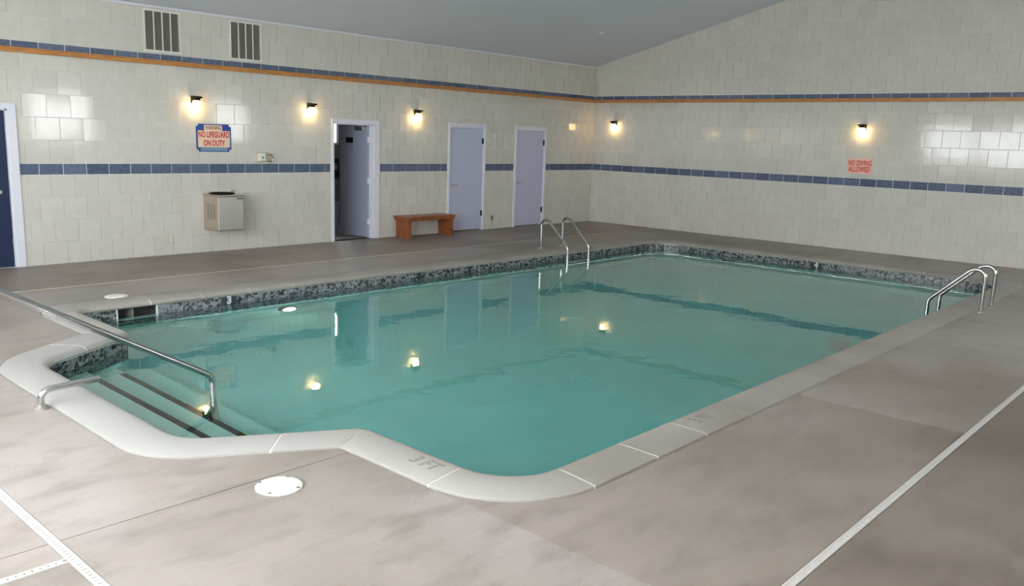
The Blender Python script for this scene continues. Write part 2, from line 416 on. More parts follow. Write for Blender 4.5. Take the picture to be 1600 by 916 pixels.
def cells_for(amin, amax, phase, pitch, z0, z1, holes, cut=None):
    out_ = []; k = math.floor((amin-phase)/pitch)
    while phase+k*pitch < amax:
        a0, a1 = max(amin, phase+k*pitch), min(amax, phase+(k+1)*pitch); k += 1
        if a1-a0 < .012: continue
        for (b0, b1, c0, c1) in rects_minus((a0, a1, z0, z1), holes):
            poly = [(b0, c0), (b1, c0), (b1, c1), (b0, c1)]
            if cut:
                for c in cut: poly = clip(poly, *c)
            if len(poly) >= 3: out_.append(poly)
    return out_
cas = .07
HL = [(a-cas, b+cas, c-1, d+cas) for a, b, c, d in OPEN]
# left wall, a = x.  Running bond: phases measured off the photograph
rows = [(i*T, (i+1)*T) for i in range(4)]
ph_low = [.81, .34, .78, .31]           # bottom row first
white = []
for i, (z0, z1) in enumerate(rows): white += cells_for(XE, 0, ph_low[i]*T, T, z0, z1, HL)
zz = Z_BT; i = 0; phs = [.31, .81]
while zz < Z_WB-.01:
    z1 = min(zz+T, Z_WB+.01); white += cells_for(XE, 0, phs[i % 2]*T, T, zz, z1, HL); zz += T; i += 1
zz = Z_UT; i = 0
while zz < EAVE:
    z1 = min(zz+TU, EAVE+.0); white += cells_for(XE, 0, (-39.4*T, -38.87*T)[i % 2], TU, zz, z1, []); zz += TU; i += 1
build_tiles(wallL, 'w', white, m_tile, fL, 'tile', 'outer_tiles')
blue = cells_for(XE, 0, -30.16*T, T, Z_BB, Z_BT, HL)
blue += cells_for(XE, 0, -31.26*T, TU, Z_WB, Z_UT, [])
build_tiles(wallL, 'b', blue, m_blue, fL, 'border_tile', 'outer_border_tiles')
# right wall, a = -y
rake = [(-SL, 1, EAVE), (SL, 1, EAVE+SL*14)]
white = []; LEN = -YN
phR = [.33, .85, .33, .85]
for i, (z0, z1) in enumerate(rows): white += cells_for(0, LEN, phR[i]*T, T, z0, z1, [])
zz = Z_BT; i = 0; phs = [.34, .86]
while zz < Z_WB-.01:
    white += cells_for(0, LEN, phs[i % 2]*T, T, zz, min(zz+T, Z_WB+.01), []); zz += T; i += 1
zz = Z_UT; i = 0
while zz < 5.4:
    white += cells_for(0, LEN, (.1, .1+TU/2)[i % 2], TU, zz, zz+TU, [], rake); zz += TU; i += 1
build_tiles(wallR, 'w', white, m_tile, fR, 'tile', 'outer_tiles')
blue = cells_for(0, LEN, .86*T, T, Z_BB, Z_BT, []) + cells_for(0, LEN, 10.34*T, TU, Z_WB, Z_UT, [])
build_tiles(wallR, 'b', blue, m_blue, fR, 'border_tile', 'outer_border_tiles')

# wooden rail under the upper border, ceiling bead
tag(obj('trim_1', bx(XE, 0, -.045, .0, 2.795, 2.862, .004), m_wood), kind='structure')
tag(obj('trim_2', bx(-.045, 0, YN, -.045, 2.795, 2.862, .004), m_wood), kind='structure')
tag(obj('trim_3', bx(XE, -.02, -.02, .0, EAVE-.035, EAVE-.005), m_trimw), kind='structure')

# ------------------------------------------------------------------ doors in the left wall
def casing(root, D, wl=.065, wr=.065, sill=None):
    x0, x1, z0, z1 = D
    bm = bmesh.new()
    box(bm, x0-wl, x0, -.018, .005, 0, z1+.065, .004); box(bm, x1, x1+wr, -.018, .005, 0, z1+.065, .004); box(bm, x0, x1, -.018, .005, z1, z1+.065, .004)
    obj('door_casing', bm, m_trimw, root)
    bm = bmesh.new()
    box(bm, x0-.001, x0+.014, .005, TH+.01, 0, z1); box(bm, x1-.022, x1+.001, .005, TH+.01, 0, z1); box(bm, x0, x1, .005, TH+.01, z1-.022, z1+.001)
    obj('door_jamb', bm, m_trimw, root)
def lever(root, x, y, z, s):
    h = bmesh.new(); tube(h, [(x, y, z), (x, y-.012, z)], .028, 16); tube(h, [(x, y-.01, z), (x, y-.05, z)], .011, 10)
    tube(h, fillet_path([(x, y-.05, z), (x+s*.03, y-.055, z), (x+s*.11, y-.05, z-.004)], .02, 4), .009, 10)
    return obj('door_handle', h, m_brush, root, True)
d0 = tag(empty('door_1', (-13.05, 0, 0)), kind='structure')
def child_world(o, root): o.matrix_parent_inverse = root.matrix_basis.inverted(); return o
def fix(root):
    inv = Matrix.Translation(-Vector(root.location))
    for c in list(root.children):
        if c.type == 'MESH' and c.location.length == 0: c.data.transform(inv)
        else: c.location = c.location-Vector(root.location)
casing(d0, D0, .1, .1)
lf = obj('door_leaf', bx(D0[0]+.025, D0[1]-.025, .05, .09, .008, 2.05), m_navy, d0)
obj('door_light_block', bx(D0[0], D0[1], .11, .15, 0, D0[3]), m_block, d0)  # unseen board added to stop daylight leaking under the leaf
lever(d0, -12.72, .05, 1.0, -1)
h = bmesh.new(); box(h, D0[1]-.03, D0[1]-.022, .035, .06, .28, .38); obj('hinge', h, m_brush, d0)
fix(d0)
d1 = tag(empty('door_2', (-7.03, 0, 0)), kind='structure')
casing(d1, D1, .04, .13)
# leaf standing open into the restroom, hinged on its right side
ang = math.radians(-89)
HX, HY = -6.645, .10
def leafpt(bm):
    Rm = Matrix.Translation((HX, HY, 0)) @ Matrix.Rotation(ang, 4, 'Z')
    bmesh.ops.transform(bm, matrix=Rm, verts=bm.verts); return bm
lf = obj('door_leaf', leafpt(bx(-.81, 0, -.02, .02, .02, 2.05)), mat('grey_lilac_door_paint', srgb(158, 164, 182), .45), d1)
obj('sign_plate', leafpt(bx(-.62, -.42, -.028, -.021, 1.73, 1.83)), m_black, d1)
b = bmesh.new(); box(b, -.30, -.08, -.075, -.021, 1.96, 2.02, .01); tube(b, [(-.1, -.05, 2.03), (.0, -.12, 2.035), (.02, -.16, 2.035)], .01, 8)
obj('door_closer', leafpt(b), m_brush, d1)
b = bmesh.new()
for z in (.3, 1.05, 1.8): box(b, -.004, .016, -.024, .024, z-.05, z+.05)
obj('hinge', leafpt(b), m_trimw, d1)
fix(d1)
for nm, D, lbl in (('door_3', D2, 0), ('door_4', D3, 1)):
    rt = tag(empty(nm, ((D[0]+D[1])/2, 0, 0)), kind='structure')
    casing(rt, D, .055, .055)
    obj('door_leaf', bx(D[0]+.024, D[1]-.024, .004, .044, .022, D[3]-.026, .002), m_door, rt)
    obj('door_light_block', bx(D[0]+.0, D[1], .1, .14, 0, D[3]), m_block, rt)  # unseen black board blocking light behind the closed leaf
    lever(rt, D[0]+.085, .004, .95, 1)
    for z in (1.83, .35):
        b = bmesh.new(); box(b, D[1]-.05, D[1]-.016, -.006, .006, z-.055, z+.055); tube(b, [(D[1]-.022, -.01, z-.06), (D[1]-.022, -.01, z+.06)], .009, 8)
        obj('hinge', b, m_black, rt)
    fix(rt)

# restroom behind door_2
RX0, RX1 = -8.3, -4.9
bm = bmesh.new()
for a0, a1, z0, z1 in rects_minus((RX0, RX1, 0, 2.5), [REST_WIN]): box(bm, a0, a1, REST_Y, REST_Y+.1, z0, z1)
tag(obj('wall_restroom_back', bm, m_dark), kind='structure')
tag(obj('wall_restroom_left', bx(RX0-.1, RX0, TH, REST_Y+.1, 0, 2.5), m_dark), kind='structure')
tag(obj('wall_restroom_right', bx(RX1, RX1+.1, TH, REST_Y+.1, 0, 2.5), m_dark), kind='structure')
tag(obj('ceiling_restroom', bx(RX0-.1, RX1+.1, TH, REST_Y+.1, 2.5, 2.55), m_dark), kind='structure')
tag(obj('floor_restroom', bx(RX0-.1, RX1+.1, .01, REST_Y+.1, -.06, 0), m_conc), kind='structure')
wb = tag(empty('waste_bin', (-6.62, 1.32, 0)), 'pale blue bin on the floor inside the open doorway', 'bin')
b = lathe(bmesh.new(), [(.15, 0), (.155, .01), (.19, .55), (.198, .56), (.198, .58), (.185, .58), (.18, .55), (.145, .02)], (0, 0, 0), 24); obj('bin_body', b, m_bin, wb, True)
td = tag(empty('towel_dispenser', (-5.72, REST_Y, 1.15)), 'dark box on the restroom back wall seen past the open door', 'dispenser')
obj('dispenser_case', bx(-.16, .16, -.14, -.002, -.2, .22, .02), m_black, td); obj('dispenser_window', bx(-.1, .1, -.146, -.14, -.02, .12), m_vent, td)

# ------------------------------------------------------------------ pool outline
INN = [(-13.07, -3.25), (-13.07, -4.55), (-14.04, -5.15), (-14.04, -7.50), (-13.07, -8.10), (-13.07, -9.40), (-2.0, -9.40), (-2.0, -3.25)]
RIN = [.18, .14, .36, .30, .14, .36, .5, .5]
ROUT = [.45, .02, .72, .55, .02, .66, .8, .8]
def offset(poly, w_):
    out_ = []; n = len(poly)
    for i in range(n):
        p0, p1, p2 = Vector(poly[i-1]), Vector(poly[i]), Vector(poly[(i+1) % n])
        e1 = (p1-p0).normalized(); e2 = (p2-p1).normalized(); n1 = Vector((e1.y, -e1.x)); n2 = Vector((e2.y, -e2.x))
        out_.append(p1+(n1+n2)*(w_/(1+n1.dot(n2))))
    return out_
def corner(a, b, c, rr, n):
    a, b, c = Vector(a), Vector(b), Vector(c)
    d1 = (a-b).normalized(); d2 = (c-b).normalized(); ang_ = d1.angle(d2); t = rr/math.tan(ang_/2)
    p1 = b+d1*t; cen = b+(d1+d2).normalized()*(rr/math.sin(ang_/2)); v1 = p1-cen; v2 = b+d2*t-cen; th = v1.angle(v2)
    return [cen+(v1*math.sin((1-k/n)*th)+v2*math.sin(k/n*th))/math.sin(th) for k in range(n+1)]
CW = .345
SKX = (-12.65, -12.195)
OUTP = offset(INN, CW)
NA = 8
SPL = {0: [], 5: [], 6: [], 7: []}     # extra cut positions along edges (edge i runs INN[i] -> INN[i+1]), as distance from the start corner
loop = []   # (inner, outer, joint?)
n = len(INN)
arcs_i = [corner(INN[i-1], INN[i], INN[(i+1) % n], RIN[i], NA) for i in range(n)]
arcs_o = [corner(OUTP[i-1], OUTP[i], OUTP[(i+1) % n], ROUT[i], NA) for i in range(n)]
def jointed(i, k):
    return {0: k == NA, 1: False, 2: False, 3: False, 4: k == NA//2, 5: k in (0, NA), 6: k in (0, NA), 7: k in (0, NA)}[i]
for i in range(n):
    for k in range(NA+1): loop.append((arcs_i[i][k], arcs_o[i][k], jointed(i, k)))
    j = (i+1) % n; A, B = arcs_i[i][-1], arcs_i[j][0]; Ao, Bo = arcs_o[i][-1], arcs_o[j][0]
    L = (B-A).length; cuts = []
    if i in (5, 6, 7): m_ = max(1, round(L/.61)); cuts = [(k*L/m_, True) for k in range(1, m_)]
    if i == 1: cuts = [(L*.62, True)]
    if i == 3: cuts = [(L*.5, True)]
    if i == 7: cuts += [(B-A).dot(Vector((-12.22, -3.25))-A)/L and ((A.x-SKX[1]), False), ((A.x-SKX[0]), False)]
    d = (B-A).normalized()
    for s, jt in sorted(cuts):
        pin = A+d*s
        if i in (5, 6, 7): d2 = (Bo-Ao).normalized(); po = Ao+d2*((pin-Ao).dot(d2))
        else: po = Ao+(Bo-Ao)*(s/L)
        loop.append((pin, po, jt))
NL = len(loop)
def ring(d, z, idx=None):      # d = distance outward from the inner edge
    return [((I+(O-I)*(d/CW)).x, (I+(O-I)*(d/CW)).y, z) for I, O, _ in loop]
pool = tag(empty('swimming_pool', (-7.5, -6.325, 0)), 'indoor swimming pool with pale coping, pebble waterline tile and step alcove', 'pool')
PO = Vector(pool.location)
def pobj(name, bm, m, smooth=False):
    bmesh.ops.translate(bm, verts=bm.verts, vec=-PO); return obj(name, bm, m, pool, smooth)
def loft(bm, prof, samples, closed_prof=False, caps=False):
    rings = []
    for I, O in samples:
        rings.append([bm.verts.new(((I+(O-I)*(d/CW)).x, (I+(O-I)*(d/CW)).y, z)) for d, z in prof])
    m_ = len(prof)
    for a, b in zip(rings, rings[1:]):
        for k in range(m_ if closed_prof else m_-1): l_ = (k+1) % m_; bm.faces.new((a[k], a[l_], b[l_], b[k]))
    if caps: bm.faces.new(rings[0]); bm.faces.new(rings[-1][::-1])
    bmesh.ops.remove_doubles(bm, verts=bm.verts, dist=.0004)
    return bm
COP = [(.345, -.055), (.345, .008), (.338, .013), (.09, .016), (.055, .014), (.028, .004), (.01, -.012), (.0, -.03), (.004, -.044), (.02, -.052), (.05, -.055)]
MOR = [(.343, -.056), (.343, .006), (.335, .010), (.09, .013), (.057, .011), (.03, .001), (.013, -.014), (.004, -.03), (.008, -.042), (.022, -.05), (.05, -.056)]
closed = [(I, O) for I, O, _ in loop]+[(loop[0][0], loop[0][1])]
pobj('mortar_bed', loft(bmesh.new(), MOR, closed, True), m_mortar, True)
js = [k for k in range(NL) if loop[k][2]]
for a, b in zip(js, js[1:]+[js[0]+NL]):
    seg_ = [(loop[k % NL][0].copy(), loop[k % NL][1].copy()) for k in range(a, b+1)]
    g_ = .004 if min(seg_[0][0].x, seg_[-1][0].x) > -12.0 else .007
    for e, q_ in ((0, 1), (-1, -2)):
        for c in (0, 1):
            dd = (seg_[q_][c]-seg_[e][c])
            if dd.length > g_*1.5: seg_[e][c].__iadd__(dd.normalized()*g_)
    pobj('coping_stone', loft(bmesh.new(), COP, seg_, True, True), m_cop, True)

WZ = -.155
def zfloor(x): return -1.05-.055*(x+13.07) if x > -13.07 else -1.05
# shell walls and floor
bm = bmesh.new(); R_ = {}
levels = [-.055, -.26, None]
def sh(I, O, lv):
    p = I+(O-I)*(.035/CW); z = levels[lv] if levels[lv] is not None else zfloor(p.x)
    return bm.verts.new((p.x, p.y, z))
SR = [[sh(I, O, l_) for l_ in range(3)] for I, O, _ in loop]
def is_sk(k):
    a, b = loop[k][0], loop[(k+1) % NL][0]
    return abs(a.y+3.25) < .01 and abs(b.y+3.25) < .01 and max(a.x, b.x) <= SKX[1]+.002 and min(a.x, b.x) >= SKX[0]-.002
for k in range(NL):
    for l_ in range(2):
        if l_ == 0 and is_sk(k): continue
        a, b = SR[k], SR[(k+1) % NL]
        bm.faces.new((a[l_], b[l_], b[l_+1], a[l_+1]))
bm.faces.new([s[2] for s in SR])
bmesh.ops.remove_doubles(bm, verts=bm.verts, dist=.0004)
bmesh.ops.triangulate(bm, faces=[f_ for f_ in bm.faces if len(f_.verts) > 4])
sh_o = pobj('pool_shell', bm, m_shell)
# steps in the alcove
shell2d = [((I+(O-I)*(.033/CW)).x, (I+(O-I)*(.033/CW)).y) for I, O, _ in loop]
for xs, zt, zb in ((-13.60, -.375, -1.1), (-13.27, -.63, -1.1), (-12.95, -.87, -1.1)):
    poly = clip(clip(clip(shell2d, 1, 0, xs), 0, 1, -4.62), 0, -1, 8.03)
    bm = bmesh.new(); prism(bm, poly, zb, zt); bmesh.ops.remove_doubles(bm, verts=bm.verts, dist=.0005)
    pobj('pool_step', bm, m_shell)
for xs, zt, y0, y1 in ((-13.60, -.375, -7.62, -5.10), (-13.27, -.63, -7.85, -4.86)):
    pobj('step_nosing', bx(xs-.055, xs+.004, y0, y1, zt-.03, zt+.003), m_nose)
# waterline tiles, evenly spaced by arc length
path = [I+(O-I)*(.035/CW) for I, O, _ in loop]
path.append(path[0])
tot = sum((b-a).length for a, b in zip(path, path[1:])); nt_ = round(tot/.152); stp = tot/nt_
wt_me = {}
def wtile_mesh():
    bm = bmesh.new(); w2 = stp/2
    tile_poly(bm, [(-w2, -.22), (w2, -.22), (w2, -.055), (-w2, -.055)], .012, .004, Matrix.Translation((0, 0, -.1375)))
    me = bpy.data.meshes.new('waterline_tile'); bm.normal_update(); bm.to_mesh(me); bm.free(); me.materials.append(m_wtile); return me
wm = wtile_mesh()
acc = 0; off = 0
for a, b in zip(path, path[1:]):
    if abs(a.y+3.215) < .01 and abs(b.y+3.215) < .01 and a.x >= SKX[1]-.002 >= b.x-.004 and a.x > b.x: off = acc+(a.x-SKX[1])
    acc += (b-a).length
low_bm = bmesh.new()
dist = 0; tgt = (off+stp/2) % stp
for a, b in zip(path, path[1:]):
    L = (b-a).length
    while tgt <= dist+L and L > 1e-6:
        p = a+(b-a)*((tgt-dist)/L); t = (b-a).normalized(); tgt += stp
        inn = Vector((-t.y, t.x)); w2 = stp/2
        if not (abs(p.y+3.215) < .03 and abs(p.x+10.52) < .05):
            tile_poly(low_bm, [(-w2, -.372), (w2, -.372), (w2, -.275 if abs(p.y+3.215) < .03 and SKX[0]-.05 < p.x < SKX[1]+.05 else -.222), (-w2, -.275 if abs(p.y+3.215) < .03 and SKX[0]-.05 < p.x < SKX[1]+.05 else -.222)], .012, .004, Matrix.Translation((p.x-PO.x, p.y-PO.y, -.297)) @ Matrix.Rotation(math.atan2(inn.y, inn.x)+math.pi/2, 4, 'Z'))
        if not (abs(p.y+3.215) < .03 and abs(p.x+10.52) < .05): tile_poly(low_bm, [(-w2, -.524), (w2, -.524), (w2, -.374), (-w2, -.374)], .012, .004, Matrix.Translation((p.x-PO.x, p.y-PO.y, -.449)) @ Matrix.Rotation(math.atan2(inn.y, inn.x)+math.pi/2, 4, 'Z'))  # deeper course added so the strip darkens like the tiles' reflection
        if abs(p.y+3.215) < .03 and SKX[0]-.02 < p.x < SKX[1]+.02: continue
        o = bpy.data.objects.new('waterline_tile', wm); C.objects.link(o); o.parent = pool
        o.location = (p.x-PO.x, p.y-PO.y, 0)
        # local -y must face the water: inward normal = left of travel
        inn = Vector((-t.y, t.x)); o.rotation_euler = (0, 0, math.atan2(inn.y, inn.x)+math.pi/2)
    dist += L
tag(obj('submerged_tiles', low_bm, m_wtile, pool), kind='stuff')
# skimmer
bm = bmesh.new(); x0, x1 = SKX; yb = -3.2
box(bm, x0+.002, x0+.012, yb-.028, yb, -.26, -.055); box(bm, x1-.014, x1-.002, yb-.032, yb, -.26, -.055); box(bm, x0+.012, x1-.014, yb-.028, yb, -.265, -.25)
pobj('skimmer_mouth', bm, m_plastic)
bm = bmesh.new(); box(bm, x0, x1, yb+.2, yb+.22, -.27, -.03); box(bm, x0-.02, x0, yb, yb+.22, -.27, -.03); box(bm, x1, x1+.02, yb, yb+.22, -.27, -.03); box(bm, x0, x1, yb, yb+.2, -.27, -.255); box(bm, x0, x1, yb, yb+.2, -.05, -.04)
pobj('skimmer_throat', bm, m_wback)
bm = bmesh.new(); box(bm, x0+.18, x0+.20, yb+.02, yb+.19, -.25, -.06); pobj('skimmer_weir', bm, m_vent)
# depth numbers
def T3(s, loc, rot, size, m, sx=.8, bold=.004, nm='depth_marking'):
    o = text_mesh(nm, s, size, m, pool, (loc[0]-PO.x, loc[1]-PO.y, loc[2]), rot, sx, .0012, bold); return o
T3('3', (-11.33, -3.232, -.105), (math.pi/2, 0, 0), .125, m_wletter, .95, .008)
T3('4', (-1.982, -6.49, -.105), (math.pi/2, 0, -math.pi/2), .125, m_wletter, .95, .008)
pobj('marker_tile', bx(-11.43, -11.23, -3.231, -3.22, -.2, -.06), mat('dark_marker_tile', srgb(48, 54, 58), .3))
pobj('marker_tile', bx(-1.981, -1.97, -6.59, -6.39, -.2, -.06), bpy.data.materials['dark_marker_tile'])
T3('3 FT', (-13.23, -8.86, .0175), (0, 0, -math.pi/2), .15, m_mark, .8, .003)
T3('3 FT', (-11.26, -9.56, .0175), (0, 0, 0), .15, m_mark, .8, .003)
# underwater light on the far wall
bm = bmesh.new(); tube(bm, [(-10.52, -3.217, -.87), (-10.52, -3.245, -.87)], .125, 28); tube(bm, [(-10.52, -3.24, -.87), (-10.52, -3.255, -.87)], .115, 28); pobj('light_ring', bm, m_bronze, True)
bm = bmesh.new(); tube(bm, [(-10.52, -3.25, -.87), (-10.52, -3.266, -.87), (-10.52, -3.272, -.87)], [.096, .09, .05], 28); pobj('light_lens', bm, m_plight, True)

# water body: closed, its sides buried in the shell
bm = bmesh.new()
wp = [((I+(O-I)*(.033/CW)).x, (I+(O-I)*(.033/CW)).y) for I, O, _ in loop]
wp2 = []
for p in wp:
    if not wp2 or (Vector(p)-Vector(wp2[-1])).length > .002: wp2.append(p)
bm2 = prism(bm, wp2, -2.0, WZ)
bmesh.ops.triangulate(bm2, faces=[f_ for f_ in bm2.faces if len(f_.verts) > 4])
wat = tag(obj('pool_water', bm2, m_water), 'calm clear teal water filling the swimming pool', 'water', kind='stuff')

# ------------------------------------------------------------------ floor: slabs with recessed joints, slot drains
hole = []
for I, O, _ in loop:
    dv = (O-I).normalized(); p = O+dv*.014
    if not hole or (Vector(hole[-1])-p).length > .004: hole.append((p.x, p.y))
cut_bm = prism(bmesh.new(), hole, -.5, .5); bmesh.ops.recalc_face_normals(cut_bm, faces=cut_bm.faces)
bmesh.ops.triangulate(cut_bm, faces=[f_ for f_ in cut_bm.faces if len(f_.verts) > 4])
cut_me = bpy.data.meshes.new('cut'); cut_bm.to_mesh(cut_me); cut_bm.free()
cutter = bpy.data.objects.new('cut', cut_me); C.objects.link(cutter)
def minus_pool(o):
    md = o.modifiers.new('b', 'BOOLEAN'); md.operation = 'DIFFERENCE'; md.solver = 'EXACT'; md.object = cutter
    bpy.context.view_layer.update()
    dg = bpy.context.evaluated_depsgraph_get(); me = bpy.data.meshes.new_from_object(o.evaluated_get(dg))
    o.modifiers.clear(); o.data = me
floor = tag(obj('floor', bx(XE-TH, TH, YN-TH, TH, -.14, -.045), m_base), kind='structure'); minus_pool(floor)
J = .008; DX = -15.1; DY = -10.985; DF = -1.85; DL = -8.6; DW = .023
xs1 = [(DX+DW, -13.425), (-13.425, -10.12), (-10.12, -6.82), (-6.82, -3.5), (-3.5, 0)]
slabs = []
for a, b in xs1:
    slabs.append((a, b, DF+DW, 0.0))
    if a < -13.5: slabs += [(a, b, -8.385, DF-DW), (a, b, DY+DW, -8.385)]
    else: slabs += [(a, b, -6.3, DF-DW), (a, b, DY+DW, -6.3)]
    slabs.append((a, b, YN, DY-DW))
slabs += [(XE, DX-DW, DF+DW, 0), (XE, DX-DW, -8.385, DF-DW), (XE, DX-DW, DL+DW, -8.385), (XE, DX-DW, YN, DL-DW)]
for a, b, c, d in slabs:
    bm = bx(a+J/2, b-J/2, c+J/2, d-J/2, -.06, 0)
    o = obj('deck_slab', bm, m_conc_d if d < DY+.1 and a > -14 else m_conc_l if (c < -9 and d < -6 and a > -10.3) or (b < -13.4 and d < -1.7 and c > -9) else m_conc_m if (a > -13.5 and d < -6) or c > -2 else m_conc, floor)  # slab tone plus painted light: left ones brighter, beyond the drain dimmer
    if b > -14.6 and not (c >= -3.0 or d < -9.8): minus_pool(o)
bpy.data.objects.remove(cutter)
m_drain = mat('worn_white_plastic', srgb(196, 191, 186), .6)
m_tan = mat('dusty_tan_plastic', srgb(176, 166, 150), .7)
def drain(name, x0, y0, x1, y1, label, m_plastic=m_drain):
    L = math.hypot(x1-x0, y1-y0); o = tag(empty(name, (x0, y0, 0), math.atan2(y1-y0, x1-x0)), label, 'drain', 'white slot drains let into the concrete deck')
    bm = bmesh.new(); W_ = DW-.001
    box(bm, 0, L, -W_, W_, -.04, -.022); box(bm, 0, L, -W_, -W_+.011, -.022, .0035); box(bm, 0, L, W_-.011, W_, -.022, .0035)
    obj('drain_channel', bm, m_plastic, o)
    bm = bmesh.new(); s = 0
    while s < L-.02: box(bm, s, s+.024, -W_+.011, W_-.011, -.004, .0025); s += .032
    tag(obj('drain_slats', bm, m_plastic, o), kind='stuff')
drain('slot_drain', DX, YN+.02, DX, DF-DW-.001, 'white slot drain crossing the lower left corner lengthwise')
drain('slot_drain', DX+DW+.001, DY, -.02, DY, 'long white slot drain in the deck right of the pool')
drain('slot_drain', DX+DW+.002, DF, -.02, DF, 'pale slot drain in the deck between pool and restroom wall', m_tan)
drain('slot_drain', XE+.02, DL, DX-DW-.001, DL, 'short ribbed drain meeting the long one at lower left')

def lid(x, y, label):
    o = tag(empty('skimmer_lid', (x, y, .001)), label, 'lid', 'round skimmer lids in the deck')
    b = lathe(bmesh.new(), [(.127, -.0), (.127, .005), (.123, .008), (.108, .009)], (0, 0, 0), 36); obj('lid_ring', b, m_plastic, o, True)
    b = lathe(bmesh.new(), [(.105, .0085), (.105, .0115), (.1, .0125), (.0015, .0135)], (0, 0, 0), 36); obj('lid_disc', b, m_plastic, o, True)
    for a in (0.6, 2.1, 3.7, 5.2):
        b = lathe(bmesh.new(), [(.009, .008), (.009, .0128), (.004, .0132)], (.1135*math.cos(a), .1135*math.sin(a), 0), 10); obj('screw', b, m_vent, o)
lid(-14.01, -8.54, 'round white skimmer lid in the deck before the step alcove')
lid(-12.45, -2.76, 'round white lid in the deck behind the skimmer opening')

# ------------------------------------------------------------------ rails and ladders
def flange(o, x, y, z=0.0):
    b = lathe(bmesh.new(), [(.052, 0), (.052, .006), (.04, .016), (.027, .022), (.0245, .022)], (x, y, z), 24); obj('flange', b, m_brush, o, True)
hr = tag(empty('stair_handrail', (-13.21, -6.33, -.87)), 'long sloping stainless handrail standing in the pool steps', 'handrail')
q_ = [(0, 0, .0), (0, 0, .86), (-1.66, 0, 1.83), (-1.98, 0, 1.80), (-2.06, 0, .873)]
obj('rail_tube', tube(bmesh.new(), fillet_path(q_, [.11, .25, .12], 8), .024, 18), m_chrome, hr, True)
b = lathe(bmesh.new(), [(.07, 0), (.07, .008), (.045, .03), (.026, .05), (.0245, .05)], (0, 0, .001), 24); obj('flange', b, m_brush, hr, True)
obj('anchor_sleeve', lathe(bmesh.new(), [(.058, .005), (.05, .06), (.036, .35), (.028, .47), (.0245, .48)], (0, 0, .02), 20), m_brush, hr, True)
flange(hr, -2.06, 0, .871)
gr = tag(empty('grab_rail', (-14.455, -6.33, .001)), 'short low steel rail bending from the deck over the alcove coping', 'rail')
obj('rail_tube', tube(bmesh.new(), fillet_path([(0, 0, 0), (.0, 0, .125), (.39, 0, .135)], .07, 8), .0215, 18), m_chrome, gr, True); flange(gr, 0, 0)
def ladder(x0, x1, yd, s, label):
    # yd: deck foot y, s: +1 pool lies toward +y
    o = tag(empty('pool_ladder', ((x0+x1)/2, yd, 0)), label, 'ladder', 'stainless pool ladders'); cx = (x0+x1)/2
    for x in (x0, x1):
        p = [(x-cx, 0, .001), (x-cx, 0, .35), (x-cx, s*.11, .545), (x-cx, s*.62, .085), (x-cx, s*.62, -.95)]
        pts = fillet_path([p[0], (x-cx, -s*.005, .52), (x-cx, s*.24, .52), (x-cx, s*.60, .09), (x-cx, s*.62, -.95)][0:1]+[(x-cx, -s*.005, .545), (x-cx, s*.17, .50), (x-cx, s*.61, .07), (x-cx, s*.62, -.95)], [.10, .10, .10], 8)
        obj('rail_tube', tube(bmesh.new(), pts, .024, 16), m_chrome, o, True)
        flange(o, x-cx, 0)
    for z in (-.32, -.58, -.84):
        obj('tread', bx(x0-cx+.02, x1-cx-.02, s*.62-.045, s*.62+.045, z-.015, z+.015, .006), m_plastic, o)
ladder(-5.02, -4.53, -9.82, 1, 'stainless pool ladder on the deck edge at the right')
ladder(-5.0, -4.4, -2.72, -1, 'stainless pool ladder at the far edge near the closed doors')

# ------------------------------------------------------------------ wall fittings
def wall_empty(name, wall, a, z, label, cat, group=None):
    if wall == 'L': o = empty(name, (a, 0, z), 0)
    else: o = empty(name, (0, a, z), -math.pi/2)        # local -y faces the room (-x)
    return tag(o, label, cat, group)
def sconce(wall, a, z, shape, label):
    o = wall_empty('wall_sconce', wall, a, z, label, 'lamp', 'lit sconces along the tiled walls')
    obj('backplate', bx(-.05, .05, -.018, -.001, -.08, .04, .004), m_bronze, o)
    b = bmesh.new(); box(b, -.062, .062, -.145, -.018, .0, .032, .006); obj('cap', b, m_bronze, o)
    b = lathe(bmesh.new(), [(.05, 0), (.056, -.012), (.056, -.03), (.045, -.035)][::-1], (0, -.08, .0), 24); obj('shade_collar', b, m_bronze, o, True)
    if shape == 'globe': pf = [(.04, -.03)]+[(.078*math.cos(t), -.098+.078*math.sin(t)) for t in [math.pi/2-.5-k*(math.pi-.55)/12 for k in range(13)]]
    else: pf = [(.044, -.03), (.056, -.045), (.062, -.07), (.062, -.15), (.055, -.172), (.035, -.184), (.004, -.186)]
    b = lathe(bmesh.new(), [(abs(r_)+1e-4, z_) for r_, z_ in pf][::-1], (0, -.08, .0), 24); obj('glass_shade', b, m_glow, o, True)
sconce('L', -10.02, 2.345, 'jar', 'lit wall lamp above the lifeguard notice')
sconce('L', -7.97, 2.345, 'globe', 'lit round wall lamp left of the open doorway')
sconce('L', -5.60, 2.345, 'jar', 'lit wall lamp above the wooden bench')
sconce('R', -.62, 2.345, 'jar', 'lit wall lamp on the right wall beside the room corner')
sconce('R', -6.33, 2.345, 'jar', 'lit wall lamp above the no diving notice')

